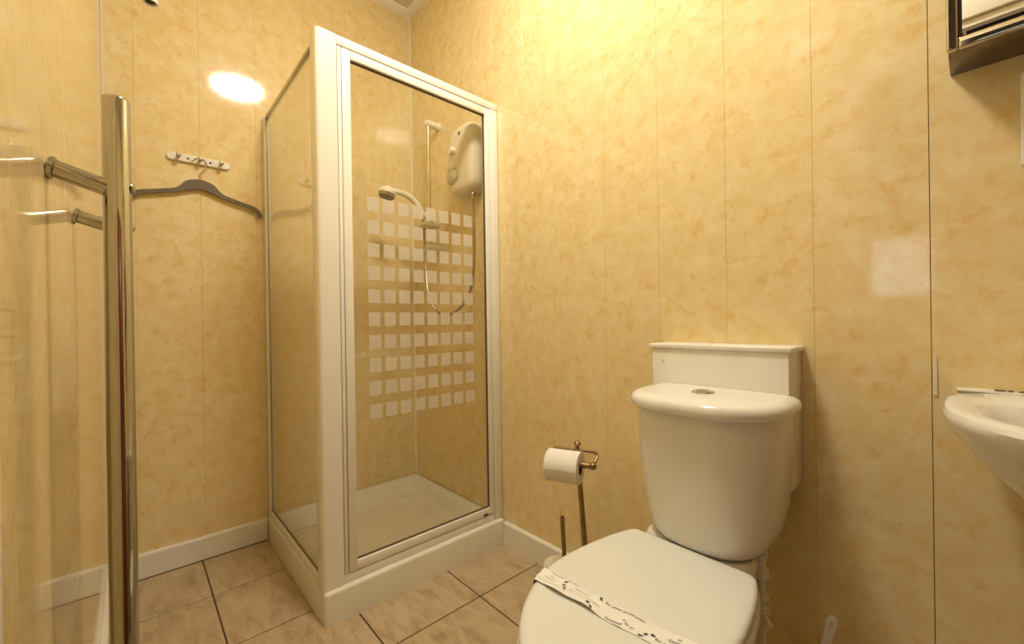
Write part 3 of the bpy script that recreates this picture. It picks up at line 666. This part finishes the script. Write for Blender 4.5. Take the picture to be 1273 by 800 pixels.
# the roll
seg = 40; L2, RO, RI = 0.052, 0.0485, 0.021
prof = [(RI, -L2), (RO-0.002, -L2), (RO, -L2+0.002), (RO, L2-0.002), (RO-0.002, L2), (RI, L2)]
rings = []
vz = Vector((0, 0, 1)); roll_c = rc + Vector((0, 0, -(RI-0.0094)))
for r, h in prof: rings.append([roll_c + adir*h + (perp*math.cos(2*math.pi*k/seg) + vz*math.sin(2*math.pi*k/seg))*r for k in range(seg)])
roll = thing('toilet_roll', 'white toilet roll hanging on the brass stand', 'toilet roll', roll_c - vz*RO)
finish('paper', loft(rings, (False, False)), 'paper', roll, smooth=True)
bm = bmesh.new()
loft([[roll_c + adir*h + (perp*math.cos(2*math.pi*k/seg) + vz*math.sin(2*math.pi*k/seg))*r for k in range(seg)] for r, h in ((RI-0.0005, -L2+0.0005), (RI-0.0005, L2-0.0005), (RI-0.002, L2-0.0005), (RI-0.002, -L2+0.0005))], (False, False), True, bm)
finish('core_tube', bm, 'card', roll, smooth=True)
fl = [[roll_c + adir*h + perp*((RO+0.0009)*math.cos(a)) + vz*((RO+0.0009)*math.sin(a)) for h in (-L2+0.001, L2-0.001)] for a in [math.radians(60 - 58*k/8) for k in range(9)]]
bm = bmesh.new(); vv = [[bm.verts.new(p) for p in r] for r in fl]
for a, b in zip(vv, vv[1:]): bm.faces.new((a[0], a[1], b[1], b[0]))
finish('loose_sheet', bm, 'paper', roll, smooth=True)
# brass brush with cream pot
bx_, by_ = 1.216, -0.15
bp_ = thing('toilet_brush', 'brass-handled toilet brush standing in a cream pot', 'toilet brush', (bx_, by_, 0))
lathe('pot', [(0.0, 0.0), (0.045, 0.0), (0.050, 0.004), (0.054, 0.06), (0.057, 0.145), (0.059, 0.150), (0.057, 0.154), (0.052, 0.150), (0.048, 0.06), (0.0, 0.02)], (bx_-0.006, by_, 0.0), 'cream', bp_)
lathe('pot_lid', [(0.0515, 0.151), (0.05, 0.158), (0.03, 0.166), (0.009, 0.168), (0.008, 0.172), (0, 0.172)], (bx_-0.006, by_, 0.0), 'cream', bp_)
tube('handle', [(bx_+0.008, by_, 0.165), (bx_, by_, 0.300)], 0.0072, 'brass', bp_)
lathe('handle_finial', [(0.0065, 0), (0.0085, 0.002), (0.0085, 0.005), (0.0055, 0.007), (0.007, 0.011), (0.006, 0.015), (0, 0.017)], (bx_, by_, 0.2995), 'brass', bp_, seg=16)
# white plastic brush right of the toilet
wb = thing('toilet_brush', 'white plastic toilet brush with a hanging hole in its handle', 'toilet brush', (1.878, -0.13, 0))
lathe('holder', [(0.0, 0.0), (0.048, 0.0), (0.050, 0.004), (0.042, 0.07), (0.045, 0.12), (0.047, 0.123), (0.043, 0.123), (0.038, 0.07), (0, 0.02)], (1.878, -0.13, 0), 'whiteplastic', wb)
ha, hb = Vector((1.880, -0.135, 0.12)), Vector((1.929, -0.150, 0.352)); hd_ = (hb-ha).normalized(); hw_ = Vector((1, 0.15, 0)); hw_ = (hw_-hd_*hw_.dot(hd_)).normalized(); hn = hd_.cross(hw_)
def hring(t, w_, th):
    c = ha + (hb-ha)*t; return [c + hw_*w_*math.copysign(abs(math.cos(a))**0.6, math.cos(a)) + hn*th*math.copysign(abs(math.sin(a))**0.6, math.sin(a)) for a in [2*math.pi*k/16 for k in range(16)]]
finish('handle', loft([hring(0, .006, .006), hring(.6, .007, .006), hring(.85, .0085, .006), hring(.94, .0095, .0055), hring(.98, .008, .005), hring(1.0, .004, .003)]), 'whiteplastic', wb, smooth=True)
sl_c = ha + (hb-ha)*0.925
hole = [[sl_c + hn*d + hd_*(math.copysign(0.007, math.sin(a)) + 0.0035*math.sin(a)) + hw_*0.0035*math.cos(a) for a in [2*math.pi*(k+.5)/14 for k in range(14)]] for d in (-0.0064, 0.0064)]
finish('hanging_hole', loft(hole), 'painted', wb)

# ================================================================== BASIN
BX, BZ = 2.345, 0.803
basin = thing('wash_basin', 'white wall-hung ceramic wash basin sealed to the wall', 'basin', (BX, 0, 0.58))
def bas(hw, y0_, y1_, z, pw=2.3, n=48):
    """closed ring: y0_ back, y1_ front"""
    out = []; d = (y0_-y1_); yc = y0_-d*0.36
    for i in range(n):
        a = 2*math.pi*i/n; c, s = math.cos(a), math.sin(a)
        sy = (yc-y1_) if s < 0 else (y0_-yc)
        p = pw if s < 0 else 5.0
        out.append(Vector((BX + hw*math.copysign(abs(c)**(2/(pw if s < 0 else 4.0)), c), yc + sy*math.copysign(abs(s)**(2/p), s), z)))
    return out
br = [bas(0.07, -0.001, -0.10, 0.56), bas(0.10, -0.001, -0.18, 0.585), bas(0.145, -0.001, -0.255, 0.63), bas(0.19, -0.001, -0.32, 0.68), bas(0.225, -0.001, -0.372, 0.725), bas(0.250, -0.001, -0.408, 0.765), bas(0.2585, -0.001, -0.420, 0.785), bas(0.2600, -0.001, -0.423, 0.795), bas(0.257, -0.001, -0.419, 0.8025), bas(0.250, -0.002, -0.411, 0.8055),
      bas(0.222, -0.088, -0.380, 0.8035), bas(0.212, -0.098, -0.370, 0.798), bas(0.204, -0.105, -0.360, 0.780), bas(0.185, -0.115, -0.335, 0.735), bas(0.14, -0.135, -0.295, 0.69), bas(0.06, -0.18, -0.25, 0.668)]
finish('bowl', loft(br), 'ceramic', basin, smooth=True)
lathe('waste', [(0.026, 0.0), (0.026, 0.003), (0.018, 0.0035), (0, 0.002)], (BX, -0.215, 0.668), 'chrome', basin)
bm = bmesh.new(); random.seed(3)
sp_ = [(2.100+0.03*k, -0.0035+0.001*random.uniform(-1, 1), 0.8065+0.0015*random.uniform(-1, 1)) for k in range(17)]
tube_bm(sp_, [0.0045+0.0012*random.uniform(-1, 1) for _ in sp_], 8, bm)
finish('sealant_bead', bm, 'acrylic', basin, smooth=True)
for xx, ln in ((2.147, 0.014), (2.163, 0.007), (2.176, 0.006)):
    tube('sealant_stain', [(xx, -0.006, 0.8115), (xx+ln, -0.006, 0.812)], 0.0012, 'soil', basin, seg=6)
# clear strip patched over the panel joint
ts = tag(finish('joint_strip', bm_box(2.0668, 2.0735, -0.0022, -0.0001, 0.792, 0.872, 0.0006, 1), 'sealant'), 'short clear plastic strip stuck over the panel joint', 'strip')
# ================================================================== MIRROR CABINET, SOCKET BOX
KX0, KX1, KZ0, KZ1, KD = 2.094, 2.560, 1.410, 2.010, 0.121
cab = thing('mirror_cabinet', 'steel framed mirror cabinet on the wall above the basin', 'cabinet', ((KX0+KX1)/2, 0, KZ0))
box('body', KX0+0.002, KX1-0.002, -KD+0.0125, -0.001, KZ0+0.002, KZ1-0.002, 'darksteel', cab, bevel=0.001)
FW = 0.0145
box('frame_stile', KX0, KX0+FW, -KD, -KD+0.012, KZ0, KZ1, 'chrome', cab, bevel=0.003, seg=3)
box('frame_stile', KX1-FW, KX1, -KD, -KD+0.012, KZ0, KZ1, 'chrome', cab, bevel=0.003, seg=3)
box('frame_rail', KX0+FW, KX1-FW, -KD, -KD+0.012, KZ0, KZ0+0.019, 'chrome', cab, bevel=0.003, seg=3)
box('frame_rail', KX0+FW, KX1-FW, -KD, -KD+0.012, KZ1-0.019, KZ1, 'chrome', cab, bevel=0.003, seg=3)
box('gasket', KX0+FW+0.0003, KX1-FW-0.0003, -KD+0.006, -KD+0.012, KZ0+0.0193, KZ1-0.0193, 'black', cab, bevel=0)
box('mirror_pane', KX0+FW+0.005, KX1-FW-0.005, -KD+0.002, -KD+0.0058, KZ0+0.0245, KZ1-0.0245, 'mirror', cab, bevel=0)
box('hinge_clip', KX0+FW+0.006, KX0+FW+0.010, -KD+0.001, -KD+0.0055, KZ0+0.0195, KZ0+0.0243, 'steel', cab, bevel=0)
so = thing('shaver_socket', 'white shaver socket box on the wall under the mirror cabinet', 'socket', (2.225, 0, 1.215))
box('backplate', 2.1815, 2.269, -0.012, -0.0005, 1.214, 1.377, 'whiteplastic', so, bevel=0.002)
box('faceplate', 2.1835, 2.267, -0.03, -0.0122, 1.2165, 1.3745, 'whiteplastic', so, bevel=0.005, seg=3)
for xx in (2.213, 2.237):
    lathe('pin_hole', [(0.003, 0), (0.003, 0.0012), (0, 0.0013)], (xx, -0.0298, 1.29), 'darkhole', so, axis=(0, -1, 0), seg=12)
